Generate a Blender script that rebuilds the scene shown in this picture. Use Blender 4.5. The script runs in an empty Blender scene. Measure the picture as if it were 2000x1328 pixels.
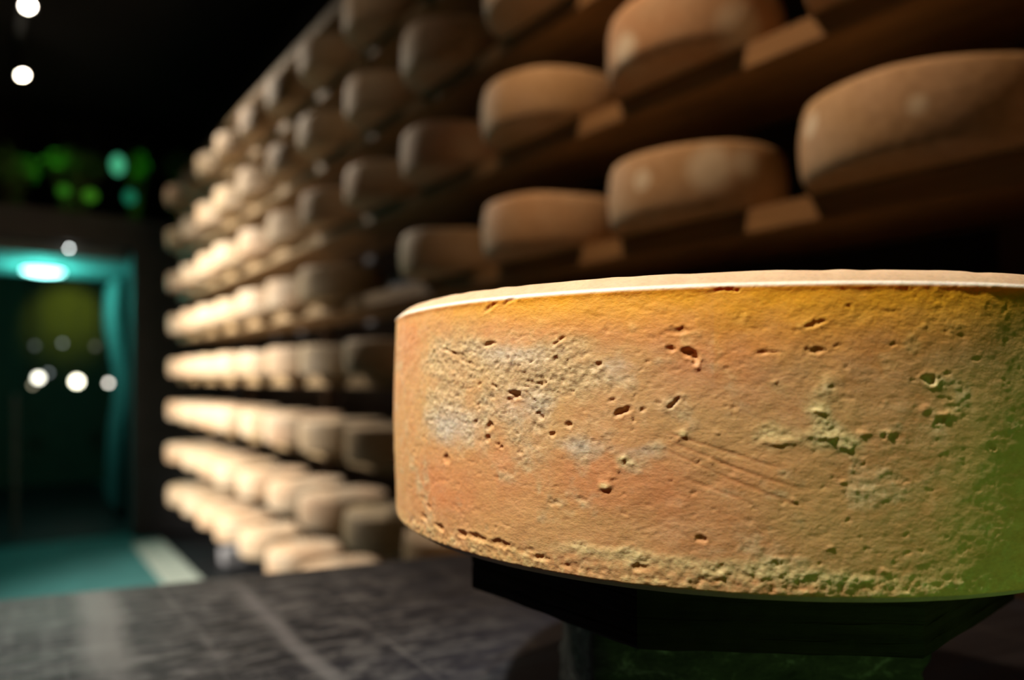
import bpy, bmesh, math, random
import numpy as np
from mathutils import Vector, Matrix
random.seed(7)
RNG = np.random.default_rng(11)
SC = bpy.context.scene
COL = SC.collection

# ---------------------------------------------------------------- camera
CAM_H = 1.44
F_PX = 1400.0
YAW = math.radians(35.8)                 # the corridor runs along +Y, the camera looks to the right of it
cam_d = bpy.data.cameras.new('camera'); cam = bpy.data.objects.new('camera', cam_d); COL.objects.link(cam)
cam.location = (0, 0, CAM_H)
cam.rotation_euler = (math.pi / 2, 0, -YAW)
cam_d.sensor_width = 36.0
cam_d.lens = 36.0 * F_PX / 2000.0
cam_d.shift_y = 72 / 2000.0
cam_d.clip_start = 0.02
cam_d.dof.use_dof = True
cam_d.dof.focus_distance = 0.325
cam_d.dof.aperture_fstop = 3.3
cam_d.dof.aperture_blades = 0
SC.camera = cam
CS, SN = math.cos(YAW), math.sin(YAW)
def cw(X, Z, z=0.0):                     # metres right of / ahead of the camera -> world
    return Vector((X * CS + Z * SN, -X * SN + Z * CS, z))

# ---------------------------------------------------------------- world, exposure
w = bpy.data.worlds.new('world'); SC.world = w; w.use_nodes = True
w.node_tree.nodes['Background'].inputs[0].default_value = (0.02, 0.018, 0.02, 1)
w.node_tree.nodes['Background'].inputs[1].default_value = 0.05
SC.view_settings.view_transform = 'Standard'
SC.view_settings.look = 'None'
SC.view_settings.exposure = 0.0
SC.view_settings.gamma = 1.0
SC.view_settings.use_curve_mapping = False
SC.cycles.use_denoising = True
SC.cycles.max_bounces = 6

# ---------------------------------------------------------------- lights
def light(name, kind, loc, energy, color, target=None, size=0.03, angle=60, blend=0.5, parent=None):
    l = bpy.data.lights.new(name, kind); l.energy = energy; l.color = color
    if kind == 'SPOT':
        l.spot_size = math.radians(angle); l.spot_blend = blend; l.shadow_soft_size = size
    elif kind == 'POINT': l.shadow_soft_size = size
    else: l.size = size
    o = bpy.data.objects.new(name, l); COL.objects.link(o); o.location = loc
    if target is not None:
        o.rotation_euler = (Vector(target) - Vector(loc)).to_track_quat('-Z', 'Y').to_euler()
    return o
WARM = (1.0, 0.86, 0.66)
CHEESE = cw(0.144, 0.513, 0)             # centre of the big wheel
TRACK_X = 0.15
SPOTS = [  # y on the track, target, watt, cone, blend, colour
    (6.72, (1.22, 5.85, 1.45), 110, 62, 1.0, WARM),
    (5.48, (1.20, 3.55, 1.30), 400, 84, 1.0, (1.0, 0.88, 0.72)),
    (1.25, (1.25, 0.75, 1.95), 190, 76, 1.0, (1.0, 0.58, 0.31)),
    (2.60, (1.25, 2.60, 1.60), 15, 80, 1.0, (1.0, 0.74, 0.50)),
]
CEIL_H = 3.9
WASH_POS, WASH_AIM = (-2.35, 4.95, 3.10), (1.2, 4.80, 0.85)
KEY_POS = cw(0.144 - 1.09, 0.513 - 0.58, 1.40 + 1.80)
KEY = dict(energy=370, angle=19.5, blend=1.0, color=(1.0, 0.91, 0.80))
GREEN_POS = cw(0.60, -0.22, CAM_H - 0.16)

# ---------------------------------------------------------------- helpers
def tag(o, label=None, cat=None, group=None, kind=None):
    if label: o['label'] = label
    if cat: o['category'] = cat
    if group: o['group'] = group
    if kind: o['kind'] = kind
    return o
def empty(name, loc, label, cat, group=None):
    o = bpy.data.objects.new(name, None); COL.objects.link(o); o.location = loc
    o.empty_display_size = 0.05
    return tag(o, label, cat, group)
def mesh_obj(name, verts, faces, mat, parent=None, smooth=False, loc=None):
    me = bpy.data.meshes.new(name); me.from_pydata([tuple(v) for v in verts], [], faces); me.update()
    return finish(name, me, mat, parent, smooth, loc)
def finish(name, me, mat, parent=None, smooth=False, loc=None):
    if mat: me.materials.append(mat)
    if smooth:
        me.polygons.foreach_set('use_smooth', [True] * len(me.polygons))
    o = bpy.data.objects.new(name, me); COL.objects.link(o)
    if parent: o.parent = parent
    if loc is not None: o.location = loc
    return o
def bm_obj(name, bm, mat, parent=None, smooth=False, loc=None):
    me = bpy.data.meshes.new(name); bm.to_mesh(me); bm.free()
    return finish(name, me, mat, parent, smooth, loc)
def box(bm, x0, x1, y0, y1, z0, z1, bev=0.0):
    r = bmesh.ops.create_cube(bm, size=1.0)
    bmesh.ops.scale(bm, vec=(x1 - x0, y1 - y0, z1 - z0), verts=r['verts'])
    bmesh.ops.translate(bm, vec=((x0 + x1) / 2, (y0 + y1) / 2, (z0 + z1) / 2), verts=r['verts'])
    if bev:
        es = {e for v in r['verts'] for e in v.link_edges}
        bmesh.ops.bevel(bm, geom=list(es), offset=bev, segments=2, affect='EDGES')
def cyl(bm, loc, r0, r1, h, seg=24, rot=None):
    r = bmesh.ops.create_cone(bm, cap_ends=True, segments=seg, radius1=r0, radius2=r1, depth=h)
    m = Matrix.Translation(loc) @ (rot.to_matrix().to_4x4() if rot else Matrix())
    bmesh.ops.transform(bm, matrix=m, verts=r['verts'])
def boxo(name, x0, x1, y0, y1, z0, z1, mat, parent=None, bev=0.0):
    bm = bmesh.new(); box(bm, x0, x1, y0, y1, z0, z1, bev); return bm_obj(name, bm, mat, parent)

class NT:
    def __init__(s, name):
        s.m = bpy.data.materials.new(name); s.m.use_nodes = True
        s.t = s.m.node_tree; s.b = s.t.nodes['Principled BSDF']; s.L = s.t.links
    def n(s, t, **k):
        x = s.t.nodes.new(t)
        for a, v in k.items():
            if a in x.inputs: x.inputs[a].default_value = v
            else: setattr(x, a, v)
        return x
    def link(s, a, b): s.L.new(a, b)
    def coords(s, kind='Object', scale=(1, 1, 1), rot=(0, 0, 0)):
        c = s.n('ShaderNodeTexCoord'); m = s.n('ShaderNodeMapping')
        m.inputs['Scale'].default_value = scale; m.inputs['Rotation'].default_value = rot
        s.link(c.outputs[kind], m.inputs[0]); return m.outputs[0]
    def noise(s, vec, scale, detail=4, rough=0.55, dist=0.0):
        x = s.n('ShaderNodeTexNoise'); x.inputs['Scale'].default_value = scale
        x.inputs['Detail'].default_value = detail; x.inputs['Roughness'].default_value = rough
        x.inputs['Distortion'].default_value = dist
        if vec: s.link(vec, x.inputs['Vector'])
        return x.outputs['Fac']
    def ramp(s, fac, stops):
        r = s.n('ShaderNodeValToRGB'); e = r.color_ramp.elements
        while len(e) < len(stops): e.new(0.5)
        for i, (p, c) in enumerate(stops): e[i].position = p; e[i].color = tuple(c) + (1,) if len(c) == 3 else c
        s.link(fac, r.inputs[0]); return r.outputs[0]
    def mix(s, fac, a, b, mode='MIX'):
        x = s.n('ShaderNodeMix', data_type='RGBA', blend_type=mode)
        for sock, v in ((x.inputs[0], fac), (x.inputs[6], a), (x.inputs[7], b)):
            if hasattr(v, 'is_output'): s.link(v, sock)
            elif isinstance(v, (int, float)): sock.default_value = v
            else: sock.default_value = tuple(v) + (1,) if len(v) == 3 else v
        return x.outputs[2]
    def math(s, op, a, b=0.0, clamp=False):
        x = s.n('ShaderNodeMath', operation=op, use_clamp=clamp)
        for sock, v in ((x.inputs[0], a), (x.inputs[1], b)):
            if hasattr(v, 'is_output'): s.link(v, sock)
            else: sock.default_value = v
        return x.outputs[0]
    def bump(s, h, strength, dist, prev=None):
        x = s.n('ShaderNodeBump'); x.inputs['Strength'].default_value = strength; x.inputs['Distance'].default_value = dist
        s.link(h, x.inputs['Height'])
        if prev: s.link(prev, x.inputs['Normal'])
        return x.outputs[0]
    def set(s, **k):
        for a, v in k.items():
            a = a.replace('_', ' ')
            i = s.b.inputs[a]
            if hasattr(v, 'is_output'): s.link(v, i)
            elif isinstance(v, tuple) and len(v) == 3 and a != 'Subsurface Radius': i.default_value = v + (1,)
            else: i.default_value = v
        return s.m

def plain(name, c, rough=0.7, metal=0.0, var=0.25, scale=6.0, bump=0.0):
    t = NT(name); v = t.coords('Object')
    n = t.noise(v, scale, 5, 0.6)
    c2 = tuple(x * (1 - var) for x in c); c3 = tuple(min(1, x * (1 + var)) for x in c)
    col = t.ramp(n, [(0.3, c2), (0.7, c3)])
    if bump: t.set(Normal=t.bump(n, bump, 0.01))
    return t.set(Base_Color=col, Roughness=rough, Metallic=metal)
def emit(name, c, strength):
    t = NT(name)
    return t.set(Base_Color=(0.0, 0.0, 0.0), Emission_Color=c, Emission_Strength=strength)

# wood of the rack (spruce boards darkened by age)
def wood(name, a, b, scale=1.0, axis='Y', rough=0.75):
    t = NT(name)
    sc = {'Y': (14, 0.8, 14), 'X': (0.8, 14, 14), 'Z': (14, 14, 0.8)}[axis]
    v = t.coords('Object', tuple(x * scale for x in sc))
    n = t.noise(v, 2.2, 6, 0.6, 0.4)
    col = t.ramp(n, [(0.25, a), (0.75, b)])
    return t.set(Base_Color=col, Roughness=rough, Normal=t.bump(n, 0.35, 0.004))
M_BOARD = wood('spruce_board', (0.14, 0.075, 0.028), (0.30, 0.20, 0.088))
M_POST = wood('dark_post', (0.05, 0.03, 0.018), (0.10, 0.06, 0.035), axis='Z')
M_WALL = plain('dark_plaster', (0.02, 0.016, 0.014), 0.9, var=0.2, scale=3)
M_CEIL = plain('black_ceiling', (0.003, 0.003, 0.003), 0.95, var=0.1)
M_GREYWALL = plain('charcoal_render', (0.085, 0.078, 0.08), 0.85, var=0.15, scale=5, bump=0.3)
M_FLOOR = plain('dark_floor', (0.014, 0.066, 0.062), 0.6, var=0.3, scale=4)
M_BLACK = plain('black_metal', (0.012, 0.012, 0.013), 0.5, 0.6, var=0.1)
M_KERB = plain('pale_concrete', (0.17, 0.19, 0.155), 0.8, var=0.12, scale=9, bump=0.2)

# ================================================================= THE ROOM
X_WALL = 1.74
CEIL = 3.99
Y_END = 7.2
def struct(name, x0, x1, y0, y1, z0, z1, mat):
    return tag(boxo(name, x0, x1, y0, y1, z0, z1, mat), kind='structure')
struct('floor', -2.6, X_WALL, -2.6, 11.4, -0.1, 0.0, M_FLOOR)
struct('ceiling', -2.6, X_WALL, -2.6, Y_END + 1.2, CEIL, CEIL + 0.1, M_CEIL)
struct('wall_right', X_WALL, X_WALL + 0.12, -2.6, 11.4, 0, CEIL, M_WALL)
struct('wall_left', -2.72, -2.6, -2.6, 11.4, 0, CEIL, M_WALL)
struct('wall_back', -2.6, X_WALL, -2.72, -2.6, 0, CEIL, M_WALL)
# end wall with the doorway: a pier on the right, a pier on the left and the lintel as one wall
bm = bmesh.new()
box(bm, 1.0, X_WALL, Y_END, Y_END + 0.22, 0, 2.86)
box(bm, -2.6, -0.95, Y_END, Y_END + 0.22, 0, 2.86)
box(bm, -0.95, 1.0, Y_END, Y_END + 0.22, 2.60, 2.86)
tag(bm_obj('wall_end', bm, M_GREYWALL), kind='structure')
struct('wall_upper', -2.6, X_WALL, Y_END + 1.2, Y_END + 1.3, 2.5, CEIL + 0.1, M_WALL)

# ---- cheese rack on the right -------------------------------------------------
X_FACE = 1.261
P = 0.342
BT = 0.052
ROW0_TOP = CAM_H + 0.347
Y0R, Y1R = -1.35, 6.52
rack = empty('rack_frame', (1.635, 2.8, 0), 'dark wooden posts of the tall cheese rack standing against the right wall', 'rack')
ROWN = {4: 'empty topmost', 3: 'second highest', 2: 'third highest', 1: 'fourth highest', 0: 'fifth highest', -1: 'fourth lowest', -2: 'third lowest', -3: 'second lowest', -4: 'lowest'}
for n in range(-4, 5):
    zt = ROW0_TOP + n * P
    pk = boxo('shelf_plank', X_FACE - 1.44, 0.16, -3.935, 3.935, -BT / 2, BT / 2, M_BOARD, None, 0.003)
    pk.location = (1.44, 2.585, zt - BT / 2)
    tag(pk, 'long brown wooden plank, %s shelf of the cheese rack' % ROWN[n], 'shelf', 'long planks of the cheese rack')
for y in (-1.2, 0.55, 2.35, 4.15, 5.75, 6.45):
    boxo('post', 1.6005 - 1.635, 1.67 - 1.635, y - 0.035 - 2.8, y + 0.035 - 2.8, 0, ROW0_TOP + 4 * P + 0.05, M_POST, rack)

# ---- cheese wheels on the rack ------------------------------------------------
def shelf_cheese_material(name, patches=()):
    t = NT(name)
    oi = t.n('ShaderNodeObjectInfo')
    c = t.n('ShaderNodeTexCoord'); add = t.n('ShaderNodeVectorMath', operation='ADD')
    mul = t.n('ShaderNodeVectorMath', operation='SCALE'); mul.inputs['Scale'].default_value = 13.0
    cmb = t.n('ShaderNodeCombineXYZ')
    for i in range(3): t.link(oi.outputs['Random'], cmb.inputs[i])
    t.link(cmb.outputs[0], mul.inputs[0]); t.link(c.outputs['Object'], add.inputs[0]); t.link(mul.outputs[0], add.inputs[1])
    big = t.noise(add.outputs[0], 7.0, 3, 0.5)
    fine = t.noise(add.outputs[0], 60.0, 5, 0.6)
    base = t.ramp(oi.outputs['Random'], [(0.0, (0.45, 0.26, 0.135)), (0.35, (0.44, 0.285, 0.155)), (0.7, (0.41, 0.30, 0.155)), (1.0, (0.48, 0.255, 0.14))])
    col = t.mix(t.ramp(big, [(0.42, (0, 0, 0)), (0.62, (1, 1, 1))]), base, (0.46, 0.35, 0.23))
    col = t.mix(0.35, col, t.ramp(fine, [(0.3, (0.21, 0.125, 0.06)), (0.7, (0.54, 0.41, 0.27))]))
    for (px, py, pz, r) in patches:
        sub = t.n('ShaderNodeVectorMath', operation='DISTANCE'); t.link(c.outputs['Object'], sub.inputs[0]); sub.inputs[1].default_value = (px, py, pz)
        d = t.math('ADD', sub.outputs['Value'], t.math('MULTIPLY', t.math('SUBTRACT', big, 0.5), 0.05))
        mr = t.n('ShaderNodeMapRange'); mr.inputs[1].default_value = r * 1.15; mr.inputs[2].default_value = r * 0.6
        t.link(d, mr.inputs[0])
        col = t.mix(mr.outputs[0], col, (0.62, 0.60, 0.50))
    return t.set(Base_Color=col, Roughness=0.72, Normal=t.bump(fine, 0.5, 0.003))
M_CH = shelf_cheese_material('aged_rind')
def wheel_mesh(name, R, H, seed, seg=72):
    rr = random.Random(seed)
    c = 0.010 + 0.003 * rr.random(); bulge = 0.002 + 0.004 * rr.random()
    prof = [(0.0, 0.0), (R * 0.5, 0.001), (R - c, 0.0), (R - c * 0.35, c * 0.35), (R - 0.001, c)]
    for i in range(1, 8):
        u = i / 8; prof.append((R + bulge * math.sin(math.pi * u), c + (H - 2 * c) * u))
    prof += [(R - 0.001, H - c), (R - c * 0.3, H - c * 0.3), (R - c * 1.1, H), (R * 0.5, H + 0.002), (0.0, H + 0.002)]
    ph = [rr.random() * 6.28 for _ in range(6)]
    vs, fs = [], []
    n = len(prof)
    for i in range(seg):
        a = 2 * math.pi * i / seg
        k = 1 + 0.006 * math.sin(2 * a + ph[0]) + 0.004 * math.sin(3 * a + ph[1]) + 0.002 * math.sin(7 * a + ph[2])
        for j, (r, z) in enumerate(prof):
            zz = z + (0.0025 * math.sin(2 * a + ph[3]) + 0.0012 * math.sin(5 * a + ph[4])) * (z / H)
            vs.append((r * k * math.cos(a), r * k * math.sin(a), zz))
    for i in range(seg):
        for j in range(n - 1):
            a, b = i * n + j, ((i + 1) % seg) * n + j
            fs.append((a, b, b + 1, a + 1))
    me = bpy.data.meshes.new(name); me.from_pydata(vs, [], fs)
    bm2 = bmesh.new(); bm2.from_mesh(me); bmesh.ops.remove_doubles(bm2, verts=bm2.verts, dist=1e-5)
    bmesh.ops.recalc_face_normals(bm2, faces=bm2.faces); bm2.to_mesh(me); bm2.free()
    me.polygons.foreach_set('use_smooth', [True] * len(me.polygons))
    return me
WH = 0.138
WHEELS = [wheel_mesh('cheese_wheel', 0.200, WH * s, i) for i, s in enumerate((1.0, 0.97, 1.02, 0.99, 1.01))]
for m in WHEELS: m.materials.append(M_CH)
def patched(name, patches, seed):
    m = wheel_mesh(name, 0.200, WH, seed); m.materials.append(shelf_cheese_material('rind_' + name, patches)); return m
def rack_mark(px, py, k, n, r, R=0.2):
    rx = (px - 1000) / F_PX; dx, dy = rx * CS + SN, -rx * SN + CS; cx, cy = 1.319, 1.108 + (k - 1) * 0.512
    A = dx * dx + dy * dy; B = -2 * (dx * cx + dy * cy); C = cx * cx + cy * cy - R * R
    Z = (-B - math.sqrt(max(0, B * B - 4 * A * C))) / (2 * A)
    return (dx * Z - cx, dy * Z - cy, CAM_H + (736 - py) / F_PX * Z - (ROW0_TOP + n * P), r)
SPOTTED = patched('cheese_wheel_spotted', [rack_mark(1250, 352, 1, 0, 0.022), rack_mark(1385, 335, 1, 0, 0.052), rack_mark(1450, 325, 1, 0, 0.036)], 21)
CLOUDED = patched('cheese_wheel_clouded', [rack_mark(1440, 45, 1, 1, 0.055), rack_mark(1215, 95, 1, 1, 0.035)], 22)
BLOTCH = patched('cheese_wheel_blotch', [rack_mark(1790, 205, 0, 0, 0.020), rack_mark(1585, 250, 0, 0, 0.024)], 23)
ROWN = {3: 'top', 2: 'second', 1: 'third', 0: 'fourth', -1: 'fifth', -2: 'sixth', -3: 'seventh', -4: 'bottom'}
ORD = ['first', 'second', 'third', 'fourth', 'fifth', 'sixth', 'seventh', 'eighth', 'ninth', 'tenth', 'eleventh', 'twelfth', 'thirteenth', 'fourteenth']
S = 0.512
HIDDEN = set()
for n in range(3, -5, -1):
    for k in range(11, -2, -1):
        if (k, n) == (4, 0) or (k, n) in HIDDEN: continue
        rr = random.Random(n * 100 + k)
        me = WHEELS[rr.randrange(len(WHEELS))]
        look = 'tan cheese wheel'
        rot = rr.random() * 6.28
        if (k, n) == (1, 0): me, rot, look = SPOTTED, 0, 'white-spotted orange cheese wheel'
        elif (k, n) == (1, 1): me, rot, look = CLOUDED, 0, 'cheese wheel with whitish patches'
        elif (k, n) == (0, 0): me, rot, look = BLOTCH, 0, 'orange-brown cheese wheel'
        elif k <= 3: look = 'dim brown cheese wheel'
        elif k >= 6: look = 'bright beige cheese wheel'
        o = bpy.data.objects.new('cheese_wheel', me); COL.objects.link(o)
        j = 0.006 if k < 6 else 0.012
        o.location = (1.319 + rr.uniform(-j, j), 1.108 + (k - 1) * S + rr.uniform(-j, j), ROW0_TOP + n * P)
        o.rotation_euler = (0, 0, rot)
        if me in (SPOTTED, CLOUDED, BLOTCH): pass
        s = rr.uniform(0.98, 1.02); o.scale = (s, s, rr.uniform(0.97, 1.03))
        idx = 11 - k
        where = ('%s row from top' % ROWN[n]) if n not in (3, -4) else ('top row' if n == 3 else 'lowest shelf')
        lab = '%s on %s, %s from the doorway end' % (look, where, ORD[idx])
        tag(o, lab, 'cheese', 'cheese wheels ageing on the rack shelves')

# ================================================================= THE BIG WHEEL
CR, CH_TOT, CHAM, CB = 0.2237, 0.138, 0.0072, 0.0040
Z_BOT = CAM_H - 0.093
def vnoise(x, y, seed):
    xi = np.floor(x).astype(np.int64); yi = np.floor(y).astype(np.int64)
    xf = x - xi; yf = y - yi
    u = xf * xf * (3 - 2 * xf); v = yf * yf * (3 - 2 * yf)
    def h(a, b):
        n = (a * 374761393 + b * 668265263 + seed * 974634777) & 0xffffffff
        n = ((n ^ (n >> 13)) * 1274126177) & 0xffffffff
        return ((n ^ (n >> 16)) & 0xffff) / 65535.0
    return (h(xi, yi) * (1 - u) + h(xi + 1, yi) * u) * (1 - v) + (h(xi, yi + 1) * (1 - u) + h(xi + 1, yi + 1) * u) * v
def fbm(x, y, seed, o=4):
    s = 0; a = 1; t = 0
    for i in range(o):
        s = s + a * vnoise(x * 2 ** i, y * 2 ** i, seed + i); t += a; a *= 0.55
    return s / t
FRONT0 = math.atan2(0 - 0.513, 0 - 0.144)         # angle of the side that faces the viewer (wheel axes right/ahead)
def rind(px, py):
    """a mark seen in the photograph at (px, py) -> arc length and height on the wheel's side"""
    rx = (px - 1000) / F_PX; A = rx * rx + 1; B = -2 * (rx * 0.144 + 0.513); C = 0.144 ** 2 + 0.513 ** 2 - CR ** 2
    D = max(0, B * B - 4 * A * C); Z = (-B - math.sqrt(D)) / (2 * A)
    a = math.atan2(Z - 0.513, rx * Z - 0.144)
    return ((a - FRONT0 + math.pi) % (2 * math.pi) - math.pi) * CR, (736 - py) / F_PX * Z + 0.093, Z
def build_big_wheel():
    fine = np.arange(-1.62, 1.42, 0.0027)
    coarse = np.linspace(1.42, 2 * math.pi - 1.62, 160)[:-1]
    ang = np.concatenate([fine, coarse]); NA = len(ang)
    zc = np.linspace(CB, CH_TOT - CHAM, 194)
    prof = []      # r offset, z, side weight
    for t in np.linspace(0, 1, 12)[:-1]:
        prof.append((-CB * 1.3 * (1 - t) , CB * (0.10 + 0.90 * t), 0.25 + 0.5 * t))
    for z in zc:
        u = (z - CB) / (CH_TOT - CHAM - CB)
        prof.append((0.0022 * math.sin(math.pi * u) ** 0.8 if 0 < u < 1 else 0.0, z, 1.0))
    for t in np.linspace(0, 1, 14)[1:]:
        prof.append((-CHAM * 1.35 * t ** 1.15, CH_TOT - CHAM + CHAM * (1 - (1 - t) ** 1.4) * 0.95, 1.0 - 0.85 * min(1, t * 3)))
    prof = np.array(prof); NP = len(prof)
    s = (ang * CR)[:, None]; z = prof[None, :, 1]; wgt = prof[None, :, 2]
    s, z, wgt = np.broadcast_arrays(s, z, wgt)
    sw = (ang[:, None] * CR) + 0 * z
    mm = 1000.0
    # broad unevenness and grain of the rind
    d = (fbm(sw * 40 + 50, z * 40 + 9, 3, 3) - 0.5) * 0.0010
    d += (fbm(sw * 300 + 70, z * 520 + 9, 5, 4) - 0.5) * 0.00026
    g = fbm(sw * 140 + 31, z * 260 + 5, 8, 4)
    d -= np.clip(g - 0.64, 0, 1) * 0.0012
    # crust of dried mould
    mould = np.zeros_like(z); grey = np.zeros_like(z); yel = np.zeros_like(z)
    def blob(px, py, rx, ry, amp=1.0):
        cs, cz, Z = rind(px, py); _s2 = rind(px + rx, py)[0] - cs
        ex = max(abs(_s2), 0.003); ez = ry * Z / F_PX
        return amp * np.exp(-(((sw - cs) / ex) ** 2 + ((z - cz) / ez) ** 2))
    for a in [(905, 700, 70, 60, 1.0), (1010, 740, 110, 65, 1.1), (880, 800, 60, 55, 0.9), (1080, 700, 90, 55, 0.8), (1040, 840, 110, 50, 0.8),
              (1130, 740, 70, 45, 0.6), (850, 730, 40, 90, 0.7), (1180, 720, 70, 40, 0.5), (1140, 870, 60, 26, 0.7), (1220, 810, 50, 26, 0.5),
              (1230, 890, 40, 20, 0.5), (1310, 790, 35, 28, 0.5)]:
        mould += blob(*a)
    for a in [(885, 830, 45, 35, 1.0), (1030, 790, 60, 35, 0.6), (1135, 870, 50, 20, 0.7), (1000, 690, 80, 22, 0.6), (1210, 715, 40, 22, 0.6), (1250, 880, 40, 14, 0.5)]:
        grey += blob(*a)
    for a in [(1520, 850, 50, 26, 1.0), (1600, 820, 26, 60, 0.9), (1640, 860, 50, 22, 0.9), (1515, 755, 30, 18, 0.7), (1810, 745, 18, 14, 1.0), (1820, 800, 40, 18, 0.6),
              (1590, 800, 20, 12, 1.0), (1720, 848, 14, 10, 0.8), (1335, 847, 10, 8, 1.0), (1185, 948, 12, 9, 1.0), (1220, 897, 9, 9, 1.0), (1475, 1115, 200, 24, 0.8), (1280, 1090, 160, 18, 0.7),
              (1090, 1065, 120, 16, 0.6), (1650, 1130, 160, 14, 0.6)]:
        yel += blob(*a)
    n1 = fbm(sw * 300 + 11, z * 360 + 3, 17, 5)
    n2 = fbm(sw * 90 + 11, z * 110 + 3, 19, 4)
    mm_ = np.clip((mould * 0.95 + (n2 - 0.5) * 1.9) - 0.16, 0, 1)
    yy = np.clip(yel * 1.3 + (n2 - 0.5) * 1.6 - 0.3, 0, 1)
    rid = np.abs(n1 - 0.5) * 2
    n3 = fbm(sw * 480 + 2, z * 560 + 3, 27, 3)
    d += mm_ * (n1 - 0.44) * 0.0013 - mm_ * np.clip(0.10 - rid, 0, 1) * 0.002 + mm_ * (n3 - 0.5) * 0.0006
    d += yy * (n1 - 0.40) * 0.0013
    # crumbly lower rim
    low = np.exp(-((z - CB - 0.003) / 0.0058) ** 2) * (0.5 + (np.abs(sw) < 0.4))
    d += low * (n1 * 0.5 + fbm(sw * 480 + 2, z * 560 + 3, 27, 3) * 0.5 - 0.52) * 0.0011
    # pits, holes and warts read off the photograph: px, py, rx, ry (px), depth mm, slant
    pit = np.zeros_like(z)
    wsw = sw + (fbm(sw * 420 + 3, z * 420 + 8, 61, 3) - 0.5) * 0.0034; wz = z + (fbm(sw * 420 + 33, z * 420 + 18, 67, 3) - 0.5) * 0.0026
    PITS = [(1328, 645, 22, 6, 1.2, 0), (1350, 690, 15, 9, 3.2, -.35), (1360, 703, 7, 9, 2.6, -.3), (1310, 682, 8, 6, 1.8, 0), (1218, 804, 15, 7, 2.6, .35), (1012, 770, 8, 7, 2.8, 0),
            (1063, 748, 6, 6, 2.4, 0), (962, 832, 6, 7, 2.2, 0), (958, 856, 5, 6, 1.8, 0), (878, 896, 6, 9, 2.0, 0), (1115, 828, 6, 6, 2.0, 0), (1085, 848, 6, 5, 1.6, 0),
            (960, 672, 12, 4, 2.2, 0), (890, 690, 26, 4, 1.6, -.25), (908, 704, 24, 4, 1.4, -.25), (1322, 782, 9, 6, 2.0, .5), (1312, 792, 7, 5, 1.8, .3), (1810, 742, 12, 9, 3.0, 0),
            (1830, 820, 10, 5, 1.4, .3), (1500, 690, 26, 4, 1.0, 0), (1590, 684, 16, 6, 1.4, 0), (1590, 632, 20, 6, 1.2, .3), (1370, 1052, 9, 7, 1.6, 0), (905, 1042, 9, 7, 2.6, 0), (860, 1028, 8, 6, 2.4, 0),
            (935, 1050, 16, 7, 2.0, 0), (980, 1062, 20, 7, 1.8, 0), (830, 1010, 6, 6, 2.0, 0), (1055, 1088, 18, 6, 1.6, 0), (1250, 1108, 18, 6, 1.4, 0), (1175, 712, 7, 5, 1.4, 0),
            (1100, 662, 7, 4, 1.6, .6), (1090, 668, 6, 4, 1.4, .6), (1198, 780, 7, 4, 1.2, 0), (840, 990, 5, 5, 1.2, 0), (1260, 800, 6, 4, 1.4, 0), (1060, 810, 7, 5, 1.6, 0), (1085, 980, 14, 4, .9, 0),
            (1140, 975, 10, 4, .8, 0), (1720, 850, 7, 6, 1.3, 0), (1925, 870, 8, 5, 1.4, -.3), (1655, 600, 9, 5, .8, 0), (1420, 565, 26, 4, 1.2, 0), (960, 600, 14, 5, 1.2, .4), (1000, 585, 14, 5, 1.2, .4)]
    rr = random.Random(5)
    for _ in range(150):
        PITS.append((rr.uniform(800, 1960), rr.uniform(640, 1100), rr.uniform(3, 8), rr.uniform(2, 4.5), rr.uniform(.2, .7), rr.uniform(-.2, .2)))
    for _ in range(60):
        PITS.append((rr.gauss(1010, 90), rr.gauss(770, 60), rr.uniform(3, 7), rr.uniform(2.5, 5), rr.uniform(.5, 1.3), rr.uniform(-.4, .4)))
    def local(px, py, rx, ry):
        cs, cz, Z = rind(px, py); ex = max(abs(rind(px + rx, py)[0] - cs), 0.0008); ez = ry * Z / F_PX
        i0, i1 = np.searchsorted(fine, [(cs - 5 * ex) / CR, (cs + 5 * ex) / CR])
        return cs, cz, ex, ez, slice(i0, max(i1, i0 + 1))
    for (px, py, rx, ry, dep, sl) in PITS:
        cs, cz, ex, ez, q = local(px, py, rx, ry)
        S_, Z_ = wsw[q], wz[q] - cz - (wsw[q] - cs) * sl
        e = ((S_ - cs) / ex) ** 2 + (Z_ / ez) ** 2
        d[q] -= dep * 0.00050 * np.exp(-e ** 1.7)
        d[q] += dep * 0.00008 * np.exp(-((np.sqrt(e) - 1.5) / 0.45) ** 2)
        if dep > 1.1: pit[q] += np.exp(-e ** 1.5)
    for (px, py, rx, ry, dep) in [(1335, 848, 9, 8, 1.3), (1185, 947, 11, 9, 1.5), (1222, 896, 8, 8, 1.0), (1207, 915, 5, 8, .7), (1195, 930, 5, 6, .7), (1800, 798, 12, 8, 1.0), (1835, 808, 16, 4, 1.2),
                                   (1595, 803, 14, 5, 1.6), (1615, 852, 16, 5, 1.4), (1645, 872, 12, 6, 1.4), (1680, 846, 12, 5, 1.2), (1727, 845, 10, 6, 1.2), (1510, 745, 5, 4, 1.0), (1515, 862, 30, 8, 1.2),
                                   (1640, 942, 10, 3, .9), (1545, 975, 6, 4, .8), (1388, 900, 6, 5, .8), (1400, 845, 6, 5, .8), (1620, 1070, 8, 4, .8), (1725, 1115, 10, 6, 1.0), (1365, 715, 8, 8, .9)]:
        cs, cz, ex, ez, q = local(px, py, rx, ry)
        e = ((wsw[q] - cs) / ex) ** 2 + ((wz[q] - cz) / ez) ** 2
        d[q] += dep * 0.0005 * np.exp(-e ** 1.4)
    scr = np.zeros_like(z)
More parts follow.
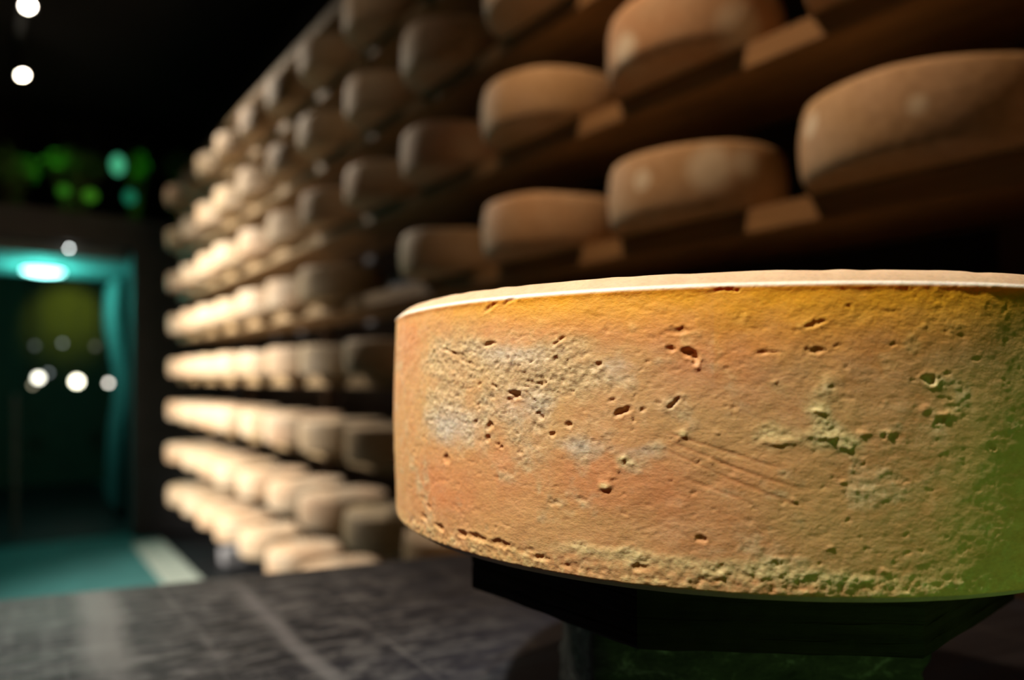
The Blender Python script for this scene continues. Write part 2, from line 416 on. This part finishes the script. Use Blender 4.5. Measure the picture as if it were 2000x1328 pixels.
    for (x0, y0, x1, y1, wd, dep) in [(1285, 838, 1560, 925, 2.5, .55), (1300, 858, 1470, 925, 2.2, .5), (1290, 872, 1450, 945, 2.0, .45), (1380, 895, 1580, 960, 3, .5), (1330, 930, 1480, 985, 2.5, .4), (1400, 925, 1600, 1000, 3.5, .4)]:
        a0, b0, Z = rind(x0, y0); a1, b1, _ = rind(x1, y1); L = math.hypot(a1 - a0, b1 - b0)
        ux, uz = (a1 - a0) / L, (b1 - b0) / L
        q = slice(*np.searchsorted(fine, [(a0 - .01) / CR, (a1 + .01) / CR]))
        al = (sw[q] - a0) * ux + (z[q] - b0) * uz; ac = -(sw[q] - a0) * uz + (z[q] - b0) * ux
        m = np.clip(al / (0.15 * L), 0, 1) * np.clip((L - al) / (0.3 * L), 0, 1)
        g = m * np.exp(-(ac / (wd * Z / F_PX)) ** 2)
        d[q] -= g * dep * 0.0005; scr[q] += g
    # ridge lip along the upper edge and small notches from the mould cloth
    lip = np.exp(-((z - (CH_TOT - CHAM - 0.0006)) / 0.0016) ** 2)
    d += lip * (0.0005 + (fbm(sw * 60, z * 0 + 2, 44, 4) - 0.5) * 0.0009)
    rimz = np.zeros_like(z)
    top = z > CH_TOT - 0.0018
    rimz = np.where(top, (vnoise(sw * 110 + 3, 0 * z, 91) - 0.5) * 0.0005, 0)
    fade = np.ones(NA); fade[len(fine):] = 0.3; fade[:60] = np.linspace(.3, 1, 60); fade[len(fine) - 60:len(fine)] = np.linspace(1, .3, 60)
    d = d * fade[:, None] * (0.25 + 0.75 * wgt)
    k = 1 + 0.0015 * np.sin(2 * ang + 1)[:, None]
    r = (CR + prof[None, :, 0] + d) * k
    A = ang[:, None] + FRONT0 - 0.0
    # wheel axes (right, ahead) -> world, local to the wheel's centre
    Xr, Za = r * np.cos(A), r * np.sin(A)
    X = Xr * CS + Za * SN; Y = -Xr * SN + Za * CS
    V = np.stack([X, Y, z + rimz], -1).reshape(-1, 3)
    verts = V.tolist()
    i = np.arange(NA)[:, None]; j = np.arange(NP - 1)[None, :]
    a = i * NP + j; b = ((i + 1) % NA) * NP + j
    F = np.stack([a, b, b + 1, a + 1], -1).reshape(-1, 4)
    # flat faces: rings towards the centre
    base = len(verts); extra_f = []
    for topside in (False, True):
        prev = [int(q * NP + (NP - 1 if topside else 0)) for q in range(NA)]
        for fr in (0.97, 0.85, 0.6, 0.25):
            ring = []
            for q in range(NA):
                p = V[prev[0] if False else q * NP + (NP - 1 if topside else 0)]
                ring.append(len(verts)); verts.append([p[0] * fr, p[1] * fr, (CH_TOT + 0.0003) if topside else 0.0])
            for q in range(NA):
                q2 = (q + 1) % NA
                f = (prev[q], prev[q2], ring[q2], ring[q])
                extra_f.append(f if topside else f[::-1])
            prev = ring
        c = len(verts); verts.append([0, 0, (CH_TOT + 0.0003) if topside else 0.0])
        for q in range(NA):
            f = (prev[q], prev[(q + 1) % NA], c)
            extra_f.append(f if topside else f[::-1])
    me = bpy.data.meshes.new('cheese_wheel')
    me.from_pydata(verts, [], F.tolist() + extra_f); me.update()
    N = len(verts)
    def attr(name, arr):
        at = me.attributes.new(name, 'FLOAT', 'POINT'); full = np.zeros(N, np.float32); full[:NA * NP] = arr.reshape(-1); at.data.foreach_set('value', full)
    attr('mould', mm_ * wgt); attr('grey', np.clip(grey * 1.2 + (n2 - .5) * .8 - .1, 0, 1) * wgt); attr('crumb', np.clip(yy + low * np.clip(n1 * 3 - 1.3, 0, 1) * .5, 0, 1) * wgt)
    attr('pit', np.clip(pit, 0, 1)); attr('scratch', np.clip(scr, 0, 1))
    # glow of light in the rind, painted orange below the upper edge, widest right of the front
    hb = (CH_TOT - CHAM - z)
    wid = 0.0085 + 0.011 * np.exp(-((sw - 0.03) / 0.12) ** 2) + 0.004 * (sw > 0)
    glow_band = np.exp(-(hb / wid) ** 2) * np.clip(0.6 + (sw + 0.13) * 7, 0.2, 1.0)
    glow_band = np.clip(glow_band + (n2 - .5) * .35 * (glow_band > .05), 0, 1)
    attr('glow_band', glow_band * (wgt > .9))
    red = np.clip(1.2 * blob(880, 950, 120, 60) + 1.0 * blob(1180, 930, 140, 60) + 1.0 * blob(1150, 640, 300, 35) + .9 * blob(1400, 690, 90, 60) + .8 * blob(1240, 950, 120, 50) + .7 * blob(800, 640, 30, 60) + .6 * blob(1400, 640, 250, 40) + .9 * blob(1750, 650, 240, 50) + .5 * blob(1500, 930, 120, 60) - mm_ * .8, 0, 1)
    attr('red', np.clip(red * (0.55 + n2), 0, 1))
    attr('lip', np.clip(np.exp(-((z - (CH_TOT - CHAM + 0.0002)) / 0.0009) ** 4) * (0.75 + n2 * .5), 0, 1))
    attr('side', (wgt > 0.97) * 1.0 * (z < CH_TOT - CHAM - 0.0002) + 0.0 * z)
    return me
def big_material():
    t = NT('big_rind')
    def at(n): return t.n('ShaderNodeAttribute', attribute_name=n).outputs['Fac']
    v = t.coords('Object')
    vz = t.coords('Object', (1, 1, 1.9))
    fine = t.noise(vz, 420, 5, 0.65); med = t.noise(vz, 95, 5, 0.6); big = t.noise(v, 22, 3, 0.5)
    col = t.ramp(med, [(0.28, (0.60, 0.26, 0.090)), (0.5, (0.70, 0.35, 0.145)), (0.72, (0.78, 0.44, 0.21))])
    col = t.mix(t.ramp(big, [(0.4, (0, 0, 0)), (0.65, (1, 1, 1))]), col, (0.68, 0.39, 0.15))
    col = t.mix(t.math('MULTIPLY', at('red'), 0.5), col, (0.70, 0.24, 0.085))
    col = t.mix(t.math('MULTIPLY', at('mould'), 0.78), col, t.ramp(fine, [(0.3, (0.46, 0.30, 0.14)), (0.55, (0.64, 0.47, 0.24)), (0.75, (0.76, 0.62, 0.38))]))
    col = t.mix(t.math('MULTIPLY', at('grey'), 0.75), col, t.ramp(fine, [(0.3, (0.52, 0.42, 0.28)), (0.7, (0.72, 0.68, 0.58))]))
    col = t.mix(t.math('MULTIPLY', at('crumb'), 0.75), col, t.ramp(fine, [(0.3, (0.62, 0.45, 0.18)), (0.7, (0.84, 0.72, 0.36))]))
    col = t.mix(t.math('MULTIPLY', at('glow_band'), 0.95), col, (0.96, 0.43, 0.008))
    col = t.mix(t.math('MULTIPLY', at('pit'), 0.3), col, (0.42, 0.17, 0.05))
    col = t.mix(t.math('MULTIPLY', at('scratch'), 0.5), col, (0.58, 0.22, 0.07))
    face = t.ramp(t.noise(v, 60, 4, 0.5), [(0.3, (0.50, 0.34, 0.20)), (0.7, (0.58, 0.42, 0.26))])
    col = t.mix(at('side'), face, col)
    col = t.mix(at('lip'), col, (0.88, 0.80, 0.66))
    sp = t.ramp(fine, [(0.25, (0.72, 0.72, 0.72)), (0.5, (1, 1, 1)), (0.8, (1.18, 1.16, 1.1))])
    col = t.mix(0.55, col, sp, 'MULTIPLY')
    nb = t.bump(fine, 0.30, 0.0010); nb = t.bump(med, 0.13, 0.002, nb)
    return t.set(Base_Color=col, Roughness=0.62, Normal=nb, Subsurface_Weight=0.22, Subsurface_Radius=(0.012, 0.004, 0.001), Subsurface_Scale=0.7, Specular_IOR_Level=0.35)
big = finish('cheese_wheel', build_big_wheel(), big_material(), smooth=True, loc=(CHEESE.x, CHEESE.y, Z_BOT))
tag(big, 'big pitted orange cheese wheel in sharp focus on the octagonal wooden stand', 'cheese')

# ================================================================= STAND UNDER THE BIG WHEEL
def wood_dark(name, a, b):
    t = NT(name); v = t.coords('Object', (3, 3, 60)); n = t.noise(v, 3.0, 6, 0.65, 0.3); n2 = t.noise(t.coords('Object'), 70, 5, 0.6)
    col = t.mix(0.4, t.ramp(n, [(0.3, a), (0.7, b)]), t.ramp(n2, [(0.35, a), (0.7, b)]))
    return t.set(Base_Color=col, Roughness=0.7, Specular_IOR_Level=0.15, Normal=t.bump(n, 0.6, 0.003))
M_STAND = wood_dark('stand_wood', (0.006, 0.004, 0.003), (0.026, 0.018, 0.012))
def rough_block(name, a, b, c):
    t = NT(name); v = t.coords('Object', (1, 1, 2.0)); n = t.noise(v, 45, 7, 0.7, 0.6); n2 = t.noise(t.coords('Object', (1, 1, 4)), 110, 5, 0.6)
    col = t.ramp(n, [(0.3, a), (0.55, b), (0.75, c)])
    return t.set(Base_Color=col, Roughness=0.8, Normal=t.bump(n2, 0.7, 0.003, t.bump(n, 0.8, 0.006)))
M_BLOCK = rough_block('rough_bark', (0.02, 0.016, 0.013), (0.07, 0.065, 0.055), (0.38, 0.38, 0.35))
TABLE_Z = CAM_H - 0.243
stand = empty('display_stand', (CHEESE.x, CHEESE.y, TABLE_Z), 'dark octagonal wooden stand on a rough pedestal, holding the big cheese wheel', 'stand')
def cam_off(a, r):   # wheel axes -> local world offset
    Xr, Za = r * math.cos(a), r * math.sin(a); return (Xr * CS + Za * SN, -Xr * SN + Za * CS)
# octagonal board with layered, slightly uneven edges
bm = bmesh.new()
zb0, zb1 = Z_BOT - 0.043 - TABLE_Z, Z_BOT - 0.0004 - TABLE_Z
lay = [0.0, .02, .05, .17, .19, .22, .37, .39, .42, .60, .62, .65, .82, .84, .87, .97, 1.0]
off = [-.004, -.001, 0, 0, -.0004, 0, 0, -.0006, 0, 0, -.0004, 0, 0, -.0005, 0, 0, -.0015]
rings = []
NS = 8
for t_, o_ in zip(lay, off):
    ring = []
    for k8 in range(8):
        a0 = math.radians(-162.5 + 45 * k8); a1 = a0 + math.radians(45)
        p0 = Vector(cam_off(a0, 0.178 + o_)); p1 = Vector(cam_off(a1, 0.178 + o_))
        for q in range(NS):
            u = q / NS; p = p0.lerp(p1, u)
            ring.append(bm.verts.new((p.x * (1 + random.uniform(-.002, .002)), p.y * (1 + random.uniform(-.002, .002)), zb0 + (zb1 - zb0) * t_ + (random.uniform(-.0006, .0006) if 0 < t_ < 1 else 0))))
    rings.append(ring)
for r0, r1 in zip(rings, rings[1:]):
    for q in range(len(r0)):
        q2 = (q + 1) % len(r0); bm.faces.new((r0[q], r0[q2], r1[q2], r1[q]))
bm.faces.new(rings[0][::-1]); bm.faces.new(rings[-1])
bmesh.ops.recalc_face_normals(bm, faces=bm.faces)
bm_obj('octagonal_board', bm, M_STAND, stand)
# rough hewn pedestal
bm = bmesh.new(); NPd, NZ = 96, 26; rings = []
for jz in range(NZ + 1):
    zz = (zb0 - 0.0005) * jz / NZ; ring = []
    for q in range(NPd):
        a = 2 * math.pi * q / NPd
        sq = 0.106 / max(abs(math.cos(a)) ** 1.0, abs(math.sin(a)) ** 1.0) ** 0.72
        n_ = float(fbm(np.array([q / NPd * 17.0 + 3]), np.array([jz * 0.35]), 7, 4)[0]) - 0.5
        n2_ = float(fbm(np.array([q / NPd * 60.0 + 3]), np.array([jz * 1.1]), 9, 3)[0]) - 0.5
        r = sq * 1.0 + 0.012 * n_ + 0.004 * n2_
        x, y = cam_off(a, r); ring.append(bm.verts.new((x, y, zz)))
    rings.append(ring)
for r0, r1 in zip(rings, rings[1:]):
    for q in range(NPd):
        q2 = (q + 1) % NPd; bm.faces.new((r0[q], r0[q2], r1[q2], r1[q]))
bm.faces.new(rings[0][::-1]); bm.faces.new(rings[-1]); bmesh.ops.recalc_face_normals(bm, faces=bm.faces)
bm_obj('pedestal', bm, M_BLOCK, stand, True)

# ================================================================= TABLE
def table_material():
    t = NT('brushed_slate')
    o2 = [Vector((a.x * math.cos(TA) + a.y * math.sin(TA), -a.x * math.sin(TA) + a.y * math.cos(TA))) for a in
          [cw(X, Z) - MID for X, Z in ((-0.49, 0.83), (-0.335, 0.60), (-0.31, 0.82), (-0.15, 0.57), (-0.30, 0.68))]]
    rot = -math.atan2((o2[1] - o2[0]).y, (o2[1] - o2[0]).x)
    v = t.coords('Object'); vs = t.coords('Object', (1.3, 22, 1))
    wob = t.noise(v, 5, 3)
    g = t.noise(vs, 2.2, 6, 0.6, 0.2); m = t.noise(t.coords('Object', (10, 26, 1)), 2.6, 7, 0.75, 0.5)
    rr = t.n('ShaderNodeMapping', vector_type='POINT'); rr.inputs['Rotation'].default_value = (0, 0, rot); t.link(v, rr.inputs[0])
    r2 = t.n('ShaderNodeMapping', vector_type='POINT'); r2.inputs['Scale'].default_value = (2.0, 34, 1); t.link(rr.outputs[0], r2.inputs[0])
    sc = t.noise(r2.outputs[0], 1.5, 5, 0.65, 0.3)
    def near(p, r0, r1):
        d = t.n('ShaderNodeVectorMath', operation='DISTANCE'); t.link(v, d.inputs[0]); d.inputs[1].default_value = (p.x, p.y, TABLE_Z)
        mr = t.n('ShaderNodeMapRange'); mr.inputs[1].default_value = r1; mr.inputs[2].default_value = r0; t.link(d.outputs['Value'], mr.inputs[0]); return mr.outputs[0]
    def streak(p, q, wd):
        sep = t.n('ShaderNodeSeparateXYZ'); t.link(rr.outputs[0], sep.inputs[0])
        c, s_ = math.cos(rot), math.sin(rot); y0 = p.x * s_ + p.y * c
        a = t.math('ABSOLUTE', t.math('SUBTRACT', sep.outputs[1], t.math('ADD', y0, t.math('MULTIPLY', t.math('SUBTRACT', wob, 0.5), 0.03))))
        mr = t.n('ShaderNodeMapRange'); mr.inputs[1].default_value = wd; mr.inputs[2].default_value = wd * 0.3; t.link(a, mr.inputs[0])
        return t.math('MULTIPLY', mr.outputs[0], near((p + q) / 2, (q - p).length * 0.35, (q - p).length * 0.75))
    col = t.ramp(g, [(0.3, (0.005, 0.0055, 0.009)), (0.7, (0.016, 0.018, 0.026))])
    zone = near(o2[4], 0.10, 0.34)
    wear = t.math('MULTIPLY', t.ramp(m, [(0.46, (0, 0, 0)), (0.66, (1, 1, 1))]), zone)
    sw_ = t.math('MULTIPLY', t.ramp(sc, [(0.55, (0, 0, 0)), (0.70, (1, 1, 1))]), t.math('ADD', 0.06, zone))
    col = t.mix(t.math('MULTIPLY', wear, 0.75), col, (0.30, 0.31, 0.29))
    col = t.mix(t.math('MULTIPLY', sw_, 0.40, True), col, (0.30, 0.31, 0.29))
    col = t.mix(t.math('MULTIPLY', streak(o2[0], o2[1], 0.026), 0.75), col, (0.36, 0.37, 0.33))
    col = t.mix(t.math('MULTIPLY', streak(o2[2], o2[3], 0.012), 0.6), col, (0.27, 0.28, 0.27))
    rough = t.ramp(g, [(0.3, (0.50,) * 3), (0.7, (0.64,) * 3)])
    return t.set(Base_Color=col, Roughness=rough, Normal=t.bump(g, 0.12, 0.002), Specular_IOR_Level=0.2)
e0 = cw(-0.56, 0.783); e1 = cw(-0.043, 1.0); ed = (e1 - e0).normalized(); nd = Vector((-ed.y, ed.x, 0))
if nd.dot(cw(0, 1)) < 0: nd = -nd
mid = (e0 + e1) / 2
table = empty('display_table', (mid.x, mid.y, 0), 'dark slate-grey display table with worn streaks, carrying the cheese stand', 'table')
TA = math.atan2(ed.y, ed.x); MID = Vector((mid.x, mid.y, 0))
M_TABLE = table_material()
table.rotation_euler = (0, 0, TA)
# local x along the far edge, local y away from the viewer (edge at y = 0)
ys = 1 if Vector((-ed.y, ed.x, 0)).dot(nd) > 0 else -1
bm = bmesh.new(); box(bm, -1.0, 0.76, min(0, -ys * 1.25), max(0, -ys * 1.25), TABLE_Z - 0.045, TABLE_Z - 0.0003, 0.004)
bm_obj('tabletop', bm, M_TABLE, table)
for lx in (-0.9, 0.66):
    for ly in (-0.10, -1.15):
        bm = bmesh.new(); box(bm, lx - 0.04, lx + 0.04, ys * ly - 0.04, ys * ly + 0.04, 0, TABLE_Z - 0.0455, 0.004); bm_obj('leg', bm, M_BLACK, table)

# ================================================================= LAMPS
def spotlight(y, target, watt, cone, blend, colr, idx, label, x=TRACK_X, z=CEIL - 0.03, glow=60):
    t = empty('track_spotlight', (x, y, z), label, 'lamp', 'ceiling spotlights')
    d = (Vector(target) - Vector((x, y, z - 0.12))).normalized(); rot = d.to_track_quat('-Z', 'Y')
    bm = bmesh.new(); cyl(bm, (0, 0, -0.06), 0.008, 0.008, 0.12, 12); box(bm, -0.02, 0.02, -0.05, 0.05, -0.002, 0.018)
    bm_obj('mount', bm, M_BLACK, t)
    bm = bmesh.new(); c = Vector((0, 0, -0.14))
    r = bmesh.ops.create_cone(bm, cap_ends=False, segments=28, radius1=0.040, radius2=0.034, depth=0.12)
    bmesh.ops.create_circle(bm, cap_ends=True, segments=28, radius=0.034, matrix=Matrix.Translation((0, 0, 0.06)))
    bmesh.ops.transform(bm, matrix=Matrix.Translation(c) @ rot.to_matrix().to_4x4(), verts=bm.verts)
    ho = bm_obj('housing', bm, M_BLACK, t); so = ho.modifiers.new('thickness', 'SOLIDIFY'); so.thickness = 0.002
    bm = bmesh.new(); bmesh.ops.create_uvsphere(bm, u_segments=20, v_segments=10, radius=0.029)
    bmesh.ops.scale(bm, vec=(1, 1, 0.6), verts=bm.verts)
    bmesh.ops.transform(bm, matrix=Matrix.Translation(c + d * 0.058) @ rot.to_matrix().to_4x4(), verts=bm.verts)
    bm_obj('lens', bm, emit('lamp_glow_%d' % idx, colr, glow), t, True)
    light('spot_beam', 'SPOT', Vector((x, y, z)) + c + d * 0.10, watt, colr, target, 0.03, cone, blend)
LAB = ['white ceiling spotlight nearer the doorway, on black track', 'white ceiling spotlight cut by top edge of photo, on black track',
       'ceiling spotlight over the near end of the rack', 'ceiling spotlight over the middle of the rack']
for i, (y, tg, wt, cn, bl, cl) in enumerate(SPOTS):
    spotlight(y, tg, wt, cn, bl, cl, i, LAB[i], glow=40 if i < 2 else 6)
light('table_beam', 'SPOT', cw(-0.9, 0.1, CEIL_H), 105, (0.88, 0.90, 1.0), cw(-0.36, 0.60, CAM_H - 0.243), 0.04, 22, 1.0)
wash = light('wash_beam', 'SPOT', WASH_POS, 3300, (1.0, 0.95, 0.87), WASH_AIM, 0.06, 60, 1.0)
key = light('key_spot_beam', 'SPOT', KEY_POS, KEY['energy'], KEY['color'], cw(0.144 - 0.10, 0.40, CAM_H - 0.0), 0.05, KEY['angle'], KEY['blend'])
green = light('green_lamp_beam', 'SPOT', GREEN_POS, 4.0, (0.42, 1.0, 0.20), cw(0.225, 0.31, CAM_H - 0.10), 0.03, 27, 1.0)
track = tag(boxo('lamp_track', TRACK_X - 0.02, TRACK_X + 0.02, 0.2, 6.6, CEIL - 0.03, CEIL, M_BLACK), 'black ceiling lamp track running along the room', 'track')

# ================================================================= DOORWAY AND BEYOND
M_PASS = plain('passage_plaster', (0.20, 0.22, 0.22), 0.8, var=0.1)
M_PDARK = plain('passage_dark', (0.010, 0.012, 0.012), 0.8, var=0.2)
struct('wall_passage_right', 1.12, X_WALL, Y_END + 0.22, 9.3, 0, 2.50, M_PDARK)
struct('wall_passage_left', -1.15, -0.95, Y_END + 0.22, 9.3, 0, 2.50, M_PDARK)
struct('ceiling_passage', -1.15, X_WALL, Y_END + 0.22, 8.95, 2.50, 2.59, M_PASS)
struct('floor_shade_under_rack', 1.18, X_WALL, -2.6, Y_END, 0.0, 0.008, M_BLACK)  # black sheet laid on the floor, stands in for the shade under the rack
struct('floor_passage', -0.95, 1.12, Y_END + 0.22, 11.3, 0.0, 0.012, M_BLACK)
struct('wall_far', -2.6, X_WALL, 11.3, 11.4, 0, 2.9, plain('olive_wall', (0.020, 0.023, 0.009), 0.85))
struct('ceiling_far', -2.6, X_WALL, 8.95, 11.4, 2.75, 2.85, M_CEIL)
struct('trim_1', 0.95, 1.18, 2.4, 6.85, 0.0, 0.02, M_KERB)
TEAL = (0.10, 1.0, 0.82)
# round ceiling lamp in the passage
pl = empty('round_ceiling_lamp', (0.38, 8.35, 2.50), 'round turquoise-white ceiling lamp glowing inside the doorway passage', 'lamp')
bm = bmesh.new(); cyl(bm, (0, 0, -0.012), 0.18, 0.18, 0.024, 48); bm_obj('rim', bm, M_BLACK, pl)
bm = bmesh.new(); bmesh.ops.create_uvsphere(bm, u_segments=40, v_segments=16, radius=0.17); bmesh.ops.scale(bm, vec=(1, 1, 0.2), verts=bm.verts); bmesh.ops.translate(bm, vec=(0, 0, -0.032), verts=bm.verts)
bm_obj('diffuser', bm, emit('turquoise_glow', (0.35, 1.0, 0.92), 9.0), pl, True)
light('passage_light', 'POINT', (0.38, 8.35, 2.28), 42, TEAL, size=0.1)
# wavy curtain on the passage's right side
t = NT('curtain_cloth'); nz = t.noise(t.coords('Object', (8, 8, 0.6)), 4, 4)
M_CURT = t.set(Base_Color=t.ramp(nz, [(0.3, (0.06, 0.07, 0.068)), (0.7, (0.13, 0.14, 0.138))]), Roughness=0.8)
vs, fs = [], []; NU, NV = 40, 36
for iv in range(NV + 1):
    zz = 0.05 + 2.4 * iv / NV
    sh = 0.10 * math.exp(-((zz - 1.35) / 0.42) ** 2) - 0.04 * math.exp(-((zz - 2.1) / 0.3) ** 2)
    for iu in range(NU + 1):
        u = iu / NU
        vs.append((1.03 - 0.02 + sh * 0.6 + 0.022 * math.sin(u * 30) , 8.10 + u * 0.85 - sh * 1.2 * u, zz))
for iv in range(NV):
    for iu in range(NU):
        a = iv * (NU + 1) + iu; fs.append((a, a + 1, a + NU + 2, a + NU + 1))
cu = mesh_obj('curtain', vs, fs, M_CURT, smooth=True); so = cu.modifiers.new('thickness', 'SOLIDIFY'); so.thickness = 0.004
tag(cu, 'wavy pale drape lit turquoise along the right side of the doorway passage', 'curtain')
# slim post in the passage
tag(boxo('metal_post', 0.13, 0.17, 7.9, 7.94, 0, 1.28, plain('post_metal', (0.10, 0.14, 0.14), 0.5)), 'slim dark metal post standing in the doorway passage', 'post')
# lamps in the room beyond
def ray_pt(px, py, y):
    rx = (px - 1000) / F_PX; dx, dy = rx * CS + SN, -rx * SN + CS; Z = y / dy
    return Vector((dx * Z, y, CAM_H + (736 - py) / F_PX * Z))
BULBS = [(75, 738, 0.040, 7, (1, 0.97, 0.80), 'brightest white wall lamp cluster at left, in room beyond doorway'),
         (150, 745, 0.050, 10, (1, 0.95, 0.72), 'warm white globe lamp, middle of three beyond doorway'),
         (212, 748, 0.024, 7, (1, 0.93, 0.80), 'small cream globe lamp beside the turquoise curtain'),
         (122, 670, 0.020, .9, (.8, .9, .85), 'faint grey globe lamp above the row of lamps, middle'),
         (68, 675, 0.024, .3, (.8, .9, .85), 'faint grey globe lamp above the row of lamps, left'),
         (186, 676, 0.028, .25, (.9, .9, .7), 'faint grey globe lamp above the row of lamps, right'),
         (95, 728, 0.020, 1.0, (.8, .9, .9), 'small bluish globe lamp right of the brightest lamp'),
         (64, 752, 0.020, 1.6, (1, .9, .6), 'small yellowish globe lamp below the brightest lamp')]
M_BRASS = plain('lamp_stem', (0.05, 0.05, 0.05), 0.4, 0.8)
for i, (px, py, r, e, c, lab) in enumerate(BULBS):
    p = ray_pt(px, py, 9.8 + 0.09 * i)
    g = empty('pendant_lamp', p, lab, 'lamp', 'globe lamps in the room beyond the doorway')
    bm = bmesh.new(); bmesh.ops.create_uvsphere(bm, u_segments=20, v_segments=12, radius=r); bm_obj('globe', bm, emit('globe_%d' % i, c, e), g, True)
    bm = bmesh.new(); cyl(bm, (0, 0, r + (2.75 - p.z - r) / 2), 0.004, 0.004, 2.75 - p.z - r, 8); bm_obj('cord', bm, M_BRASS, g)
light('far_room_beam', 'SPOT', (0.85, 10.4, 2.7), 70.0, (0.75, 0.85, 0.06), (0.80, 11.3, 2.25), 0.05, 62, 1.0)
# small round lamp above the passage lamp
p = ray_pt(135, 485, Y_END + 0.10)
g = empty('small_lamp', p, 'tiny pale grey round lamp hanging from the lintel above the turquoise lamp', 'lamp')
bm = bmesh.new(); bmesh.ops.create_uvsphere(bm, u_segments=16, v_segments=10, radius=0.011); bm_obj('globe', bm, emit('small_grey', (0.85, 0.92, 0.88), 16), g, True)
bm = bmesh.new(); L = 2.60 - p.z - 0.0105; cyl(bm, (0, 0, 0.0105 + L / 2), 0.003, 0.003, L, 8); bm_obj('cord', bm, M_BLACK, g)

# greenery on the ledge over the doorway
t = NT('leaf_green'); nz = t.noise(t.coords('Object'), 30, 3)
M_LEAF = t.set(Base_Color=t.ramp(nz, [(0.3, (0.05, 0.16, 0.03)), (0.7, (0.16, 0.36, 0.07))]), Roughness=0.5)
struct('trim_2', -2.6, X_WALL, Y_END + 0.22, Y_END + 1.2, 2.60, 2.84, M_WALL)
def shrub(px, py, wx, hz, n, lab, y=Y_END + 0.40):
    c = ray_pt(px, py, y); zb = 2.86 if y < Y_END + 0.3 else 2.84
    g = empty('ledge_plant', (c.x, c.y, zb), lab, 'plant', 'plants on the ledge over the doorway')
    rr = random.Random(px); vs, fs = [], []; bs, bf = [], []
    for i in range(n):
        a = rr.random() * 6.28; rad = rr.random() ** 0.5
        p = Vector((math.cos(a) * rad * wx, rr.uniform(-0.16, 0.16), c.z - zb + rr.uniform(-1, 1) * hz * math.sqrt(max(0.05, 1 - rad * rad))))
        p.z = max(p.z, 0.03)
        d = Vector((rr.uniform(-1, 1), rr.uniform(-1, 0.4), rr.uniform(-.4, 1))).normalized(); s_ = d.cross(Vector((rr.uniform(-1, 1), rr.uniform(-1, 1), rr.uniform(-1, 1)))).normalized()
        L, W = rr.uniform(.05, .09), rr.uniform(.016, .028); nrm = d.cross(s_) * 0.008
        k = len(vs); vs += [p, p + d * L * .5 + s_ * W + nrm, p + d * L, p + d * L * .5 - s_ * W + nrm, p + d * L * .5 - nrm]
        fs += [(k, k + 1, k + 4), (k + 1, k + 2, k + 4), (k + 2, k + 3, k + 4), (k + 3, k, k + 4)]
        if i % 6 == 0:
            q0 = Vector((p.x * 0.3, p.y * 0.3, 0.0)); kk = len(bs); ww = 0.004
            bs += [q0 + Vector((-ww, 0, 0)), q0 + Vector((ww, 0, 0)), q0 + Vector((0, ww, 0)), p + Vector((-ww, 0, 0)) * .5, p + Vector((ww, 0, 0)) * .5, p + Vector((0, ww, 0)) * .5]
            bf += [(kk, kk + 1, kk + 4, kk + 3), (kk + 1, kk + 2, kk + 5, kk + 4), (kk + 2, kk, kk + 3, kk + 5)]
    mesh_obj('foliage', vs, fs, M_LEAF, g); mesh_obj('stems', bs, bf, M_POST, g)
shrub(20, 330, 0.18, 0.13, 300, 'leafy plant on the ledge over the doorway, leftmost')
shrub(145, 325, 0.22, 0.12, 340, 'wide leafy plant on the ledge, above the turquoise ceiling lamp')
shrub(262, 330, 0.09, 0.14, 120, 'leafy plant on the ledge, right of the teal lantern')
shrub(356, 335, 0.15, 0.16, 260, 'rightmost leafy plant on the ledge, touching the rack end')
for (px, py, rr_, hh, st, c, lab) in [(230, 322, 0.055, 0.085, 0.42, (0.15, 1.0, 0.50), 'brighter oval teal lantern among the plants over the doorway'),
                                      (254, 385, 0.050, 0.060, 0.14, (0.06, 1.0, 0.50), 'dim teal lantern at the lower edge of the plants'),
                                      (125, 372, 0.045, 0.045, 0.13, (0.16, 1.0, 0.05), 'small green lantern, left of a pair below plants'),
                                      (176, 382, 0.055, 0.050, 0.15, (0.22, 1.0, 0.05), 'small yellow-green lantern, right of a pair below plants')]:
    p = ray_pt(px, py, Y_END - 0.09)
    g = empty('lantern', p, lab, 'lantern', 'coloured lanterns over the doorway')
    bm = bmesh.new(); bmesh.ops.create_uvsphere(bm, u_segments=20, v_segments=12, radius=1); bmesh.ops.scale(bm, vec=(rr_, rr_, hh), verts=bm.verts); bm_obj('glass', bm, emit('lantern_%d' % px, c, st), g, True)
    bm = bmesh.new(); L = max(0.02, CEIL - p.z - hh); cyl(bm, (0, 0, hh + L / 2), 0.003, 0.003, L, 8); bm_obj('cord', bm, M_BLACK, g)
for (lx_, e_, c_) in [(0.35, 16, (0.20, 1.0, 0.10)), (-0.3, 8, (0.10, 1.0, 0.35)), (1.1, 14, (0.15, 1.0, 0.05))]:
    light('ledge_beam', 'SPOT', (lx_, Y_END - 0.25, 3.85), e_ * 1.3, c_, (lx_ + 0.05, Y_END + 0.45, 2.98), 0.02, 42, 1.0)

# block on the floor under the rack
tag(boxo('concrete_block', 1.41, 1.57, 5.66, 5.84, 0.008, 0.12, plain('grey_block', (0.22, 0.21, 0.21), 0.9), bev=0.006), 'small grey block on the dark floor under the rack', 'block')
